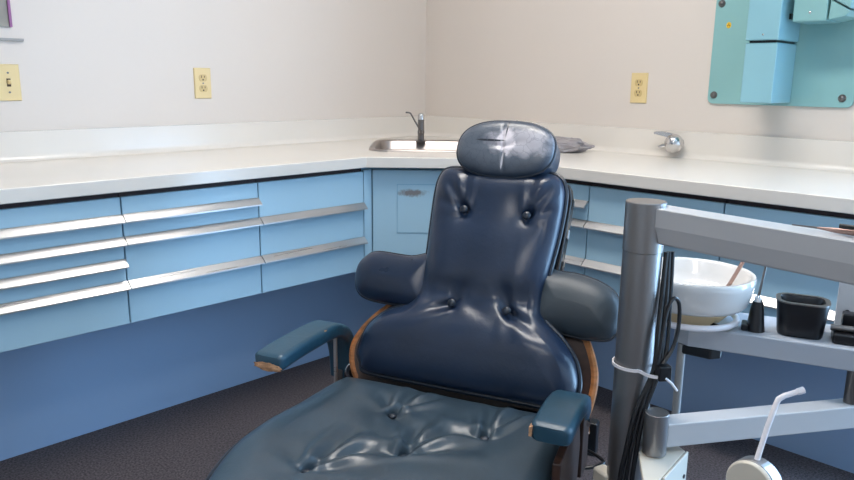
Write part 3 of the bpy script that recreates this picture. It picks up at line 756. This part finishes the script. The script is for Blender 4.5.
# cables down the post with a white tie
def cable(name, pts, r=.0042, m='rubber', k=8):
    b = bmn(); p = catmull([U(*q) for q in pts], k, False); tube(b, p, r, 8); return obj(name, b, m, unit)
cable('cable', [(-1.389, -2.002, .846), (-1.402, -2.007, .76), (-1.416, -2.012, .70), (-1.424, -2.014, .636), (-1.450, -2.000, .56), (-1.462, -1.992, .48), (-1.466, -1.985, .38), (-1.460, -1.98, .06)], .0048)
cable('cable', [(-1.381, -2.003, .846), (-1.392, -2.011, .76), (-1.408, -2.018, .70), (-1.420, -2.022, .636), (-1.440, -2.011, .56), (-1.449, -2.006, .48), (-1.455, -2.004, .38), (-1.450, -2.0, .06)], .0046)
cable('cable', [(-1.376, -2.008, .846), (-1.386, -2.016, .75), (-1.409, -2.026, .66), (-1.436, -2.012, .60), (-1.452, -2.004, .53), (-1.459, -1.998, .46), (-1.462, -1.99, .30), (-1.455, -1.99, .06)], .0036)
cable('looped_cable', [(-1.430, -2.022, .640), (-1.422, -2.024, .70), (-1.412, -2.024, .745), (-1.400, -2.028, .768), (-1.388, -2.034, .755), (-1.388, -2.036, .71), (-1.400, -2.034, .675), (-1.424, -2.026, .642), (-1.436, -2.022, .61)], .0036)
b = bmn(); q = Vector(U(-1.428, -2.024, .637)); obox(b, q+Vector((-.013, -.010, -.014)), (.020, -.014, 0), (.012, .016, 0), (0, 0, .028)); obj('cable_clip', b, 'black', unit, False, .003)
b = bmn(); tie = []
for k in range(21):
    a = R(118+k*11.5); rr_ = .0378 if k < 15 else .0378+.003*(k-14)
    tie.append((rr_*math.cos(a), rr_*math.sin(a), .628+.0*k))
# band round post and cables, passing over the clip
band = [(.0385*math.cos(R(a)), .0385*math.sin(R(a)), .630) for a in range(20, 225, 12)]+[(-.034, -.050, .630), (-.022, -.072, .630), (-.004, -.070, .630), (.020, -.046, .630), (.036, -.016, .630)]
sweep(b, catmull(band, 3, True), [(.0012, -.0028), (.0012, .0028), (-.0012, .0028), (-.0012, -.0028)], closed=True)
zt = obj('zip_tie', b, 'white', unit)
b = bmn(); tube(b, [(-.022, -.074, .630), (-.014, -.083, .620), (-.006, -.090, .606)], .0024, 8); obj('tie_tail', b, 'white', zt)

# ------------------------------------------------------------------ cuspidor
cx, cy, cz = -1.168, -1.954, 0
cus = thing('cuspidor', 'white round spittoon bowl on cream cone behind the metal post', 'cuspidor', (cx, cy, 0))
b = bmn()
lathe(b, [(.075, .694), (.104, .697), (.112, .706), (.121, .745), (.123, .757), (.1205, .762), (.114, .762), (.110, .757), (.104, .735), (.09, .715), (.05, .704), (.02, .700), (0, .700), ], n=64)
lathe(b, [(0, .693), (.075, .694)], n=64)
bw = obj('bowl', b, 'bowl', cus, ang=60)
b = bmn(); lathe(b, [(0, .6585), (.056, .6585), (.060, .662), (.088, .692), (0, .692)], n=56); obj('cone', b, 'cream', cus)
b = bmn(); tube(b, [(.093*math.cos(2*PI*k/48), .093*math.sin(2*PI*k/48), .669) for k in range(48)], .0065, 10, True); obj('support_ring', b, 'white', cus)
for a in (10, 130, 250):
    b = bmn(); tube(b, [(.055*math.cos(R(a)), .055*math.sin(R(a)), .666), (.093*math.cos(R(a)), .093*math.sin(R(a)), .668)], .004, 8); obj('ring_spoke', b, 'black', cus)
b = bmn(); tube(b, [(-.018, .0, .609), (-.018, .0, .0005)], .0085, 16); obj('drain_pipe', b, 'grey', cus)
b = bmn(); tube(b, catmull([(.060, -.055, .735), (.050, -.075, .775), (.047, -.082, .79)], 6, False), .0042, 10)
tube(b, [(.06, -.055, .735), (.072, -.045, .722)], .0042, 10); obj('rinse_pipe', b, 'rod', cus)

# things on the tray arm
def TT(a, n): v = TR(a, n, TZ+.0006); return (v.x, v.y, v.z)
tang = math.atan2(td.y, td.x)
t = thing('syringe_stand', 'slim black cone holding a thin upright metal nozzle on the tray', 'syringe', TT(.152, .035), tang)
b = bmn(); lathe(b, [(0, 0), (.0185, 0), (.0165, .012), (.0125, .046), (.0095, .060), (0, .060)], n=28); obj('cone_body', b, 'black', t)
b = bmn(); lathe(b, [(0, .0602), (.0075, .0602), (.006, .069), (.003, .073), (0, .073)], n=20); obj('collar', b, 'chrome', t)
b = bmn(); tube(b, [(0, 0, .072), (.003, .0, .10), (.007, 0, .135), (.010, 0, .16)], .0026, 10); obj('nozzle', b, 'darkchrome', t)
b = bmn(); box(b, -.026, -.012, -.016, .02, 0, .013); obj('foot', b, 'black', t, False, .003)
t = thing('black_cup', 'black rounded rectangular open cup on the grey tray', 'cup', TT(.232, .055), tang)
def rr3(bm, w, d, r, z): return [bm.verts.new((x, y, z)) for x, y in rrect(w, d, r, 6)]
b = bmn()
RR = [rr3(b, .078, .062, .018, 0), rr3(b, .082, .066, .02, .004), rr3(b, .094, .076, .026, .064), rr3(b, .094, .076, .026, .068), rr3(b, .080, .062, .022, .069), rr3(b, .076, .058, .02, .065), rr3(b, .068, .052, .018, .008)]
for A, B in zip(RR, RR[1:]):
    for i in range(len(A)): b.faces.new((A[i], A[(i+1) % len(A)], B[(i+1) % len(A)], B[i]))
b.faces.new(RR[0][::-1]); b.faces.new(RR[-1])
obj('cup_body', b, 'black', t, ang=50)
b = bmn(); band = [(x, y, .0685) for x, y in rrect(.088, .070, .024, 6)]; sweep(b, band, [(-.0045, -.001), (.0045, -.001), (.0045, .0016), (-.0045, .0016)], closed=True); obj('rim', b, 'darkchrome', t)
t = thing('handpiece_block', 'low black and steel handpiece block at the right end of the tray', 'holder', TT(.356, .045), tang)
b = bmn(); box(b, -.068, .09, -.028, .025, 0, .020); obj('block', b, 'black', t, False, .004)
b = bmn(); tube(b, [(-.072, -.005, .026), (.08, -.005, .026)], [.006, .008], 14); obj('handpiece', b, 'darkchrome', t)
b = bmn(); box(b, -.050, -.028, .028, .055, 0, .046); obj('upright_block', b, 'black', t, False, .003)

# dental tool resting on the far top edge of the beam
t = thing('dental_tool', 'thin dull brown instrument lying on top of the grey beam at right', 'instrument', (-1.427, -2.282, .9286), math.atan2(bd.y, bd.x))
b = bmn(); tube(b, [(-.03, .0, .0045), (-.005, .002, .0045), (.05, .006, .0055), (.11, .009, .0055)], [.0015, .004, .0055, .005], 12); obj('shaft', b, 'rod', t)
b = bmn(); tube(b, [(-.066, -.003, .0035), (-.03, .0, .0045)], [.001, .0016], 8); obj('tip', b, 'darkchrome', t)
b = bmn(); tube(b, [(.002, -.004, .013), (.05, .002, .0135)], .0035, 10); obj('clamp', b, 'black', t)

# suction valve with the bent white ejector tube
V0 = Vector((-1.522, -2.238, .548))
t = thing('saliva_ejector', 'white bent saliva ejector tube in a round metal valve at lower right', 'saliva ejector', V0)
vd = Vector((.98, -.12, -.05)).normalized()
b = bmn(); cyl(b, -vd*.010, vd*.016, .0385, n=44); va_ = obj('valve_body', b, 'post', t, False, .002)
b = bmn(); cyl(b, -vd*.0165, -vd*.0101, .0355, .0385, 44); fc = obj('valve_face', b, 'beige', t, False, .002)
vr = Vector((0, 0, 1)).cross(vd).normalized(); vu = vd.cross(vr)
for k in (-1, 1):
    b = bmn(); c = -vd*.0175+vr*(.010*k)-vu*.006; tube(b, [c-vu*.009, c+vu*.005+vr*.003], .003, 10); obj('face_slot', b, 'chrome', fc)
pts = [Vector((-1.519, -2.237, .580))-V0, Vector((-1.500, -2.241, .633))-V0, Vector((-1.487, -2.245, .668))-V0, Vector((-1.4825, -2.2465, .676))-V0, Vector((-1.475, -2.252, .681))-V0, Vector((-1.457, -2.269, .689))-V0]
b = bmn(); tube(b, pts, [.0042, .0042, .0042, .0044, .0042, .0042], 14); eb = obj('ejector_tube', b, 'white', t)
b = bmn(); tube(b, [pts[-1]-(pts[-1]-pts[-2]).normalized()*.006, pts[-1]+(pts[-1]-pts[-2]).normalized()*.004], .0052, 14); obj('tip', b, 'white', eb)
b = bmn(); tube(b, catmull([Vector((.006, -.004, -.034)), Vector((.01, .0, -.09)), Vector((.025, .05, -.165)), Vector((.085, .19, -.19)), Vector((.103, .236, -.19))], 6, False), .010, 12); obj('holder_arm', b, 'post', t)

# ------------------------------------------------------------------ lamps
def ceil_light(x, y, rz, label, m):
    t = thing('ceiling_light', label, 'ceiling light', (x, y, ZC), rz)
    b = bmn(); box(b, -.62, .62, -.17, .17, -.08, -.0005); obj('housing', b, 'white', t, False, .004)
    b = bmn(); box(b, -.58, .58, -.14, .14, -.086, -.0805); obj('diffuser', b, m, t, False)
def lit(name, k):
    m = bpy.data.materials.new(name); m.use_nodes = True
    bb = m.node_tree.nodes['Principled BSDF']; bb.inputs['Emission Color'].default_value = (1, .94, .87, 1); bb.inputs['Emission Strength'].default_value = k
    return m
ceil_light(-1.25, -1.45, R(90), 'ceiling fluorescent fixture above the chair', lit('lit_diffuser', 19.0))
ceil_light(-3.3, -2.6, 0, 'added unseen ceiling fill fixture behind the viewer', lit('lit_diffuser_fill', 11.0))  # unseen second fixture, added as fill light
def area(name, loc, target, sx, sy, power, col):
    l = bpy.data.lights.new(name, 'AREA'); l.shape = 'RECTANGLE'; l.size = sx; l.size_y = sy; l.energy = power; l.color = col
    o = bpy.data.objects.new(name, l); COL.objects.link(o); o.location = loc
    o.rotation_euler = (Vector(target)-Vector(loc)).to_track_quat('-Z', 'Y').to_euler(); return o
area('window_daylight', (.09, (WY0+WY1)/2, (WZ0+WZ1)/2), (-2, (WY0+WY1)/2, (WZ0+WZ1)/2), WY1-WY0-.1, WZ1-WZ0-.1, 84, (.38, .66, 1.0))
w = bpy.data.worlds.new('world'); scene.world = w; w.use_nodes = True
w.node_tree.nodes['Background'].inputs['Color'].default_value = (.55, .72, 1, 1); w.node_tree.nodes['Background'].inputs['Strength'].default_value = .8

# ------------------------------------------------------------------ camera
yaw, pit, roll, fpx = .7821, .2186, .0112, 727.92
fw = Vector((math.cos(yaw)*math.cos(pit), math.sin(yaw)*math.cos(pit), -math.sin(pit)))
rt = Vector((math.sin(yaw), -math.cos(yaw), 0)); upv = rt.cross(fw)
r2 = rt*math.cos(roll)+upv*math.sin(roll); u2 = upv*math.cos(roll)-rt*math.sin(roll)
cd = bpy.data.cameras.new('camera'); cam = bpy.data.objects.new('camera', cd); COL.objects.link(cam)
cd.sensor_width = 36; cd.lens = fpx/854*36; cd.clip_start = .05
mw = Matrix((r2, u2, -fw)).transposed().to_4x4(); mw.translation = Vector((-2.5848, -2.5887, 1.1435))
cam.matrix_world = mw
scene.camera = cam

vs = scene.view_settings
vs.view_transform = 'Standard'; vs.look = 'None'; vs.exposure = 0.56; vs.gamma = 1.0; vs.use_curve_mapping = False
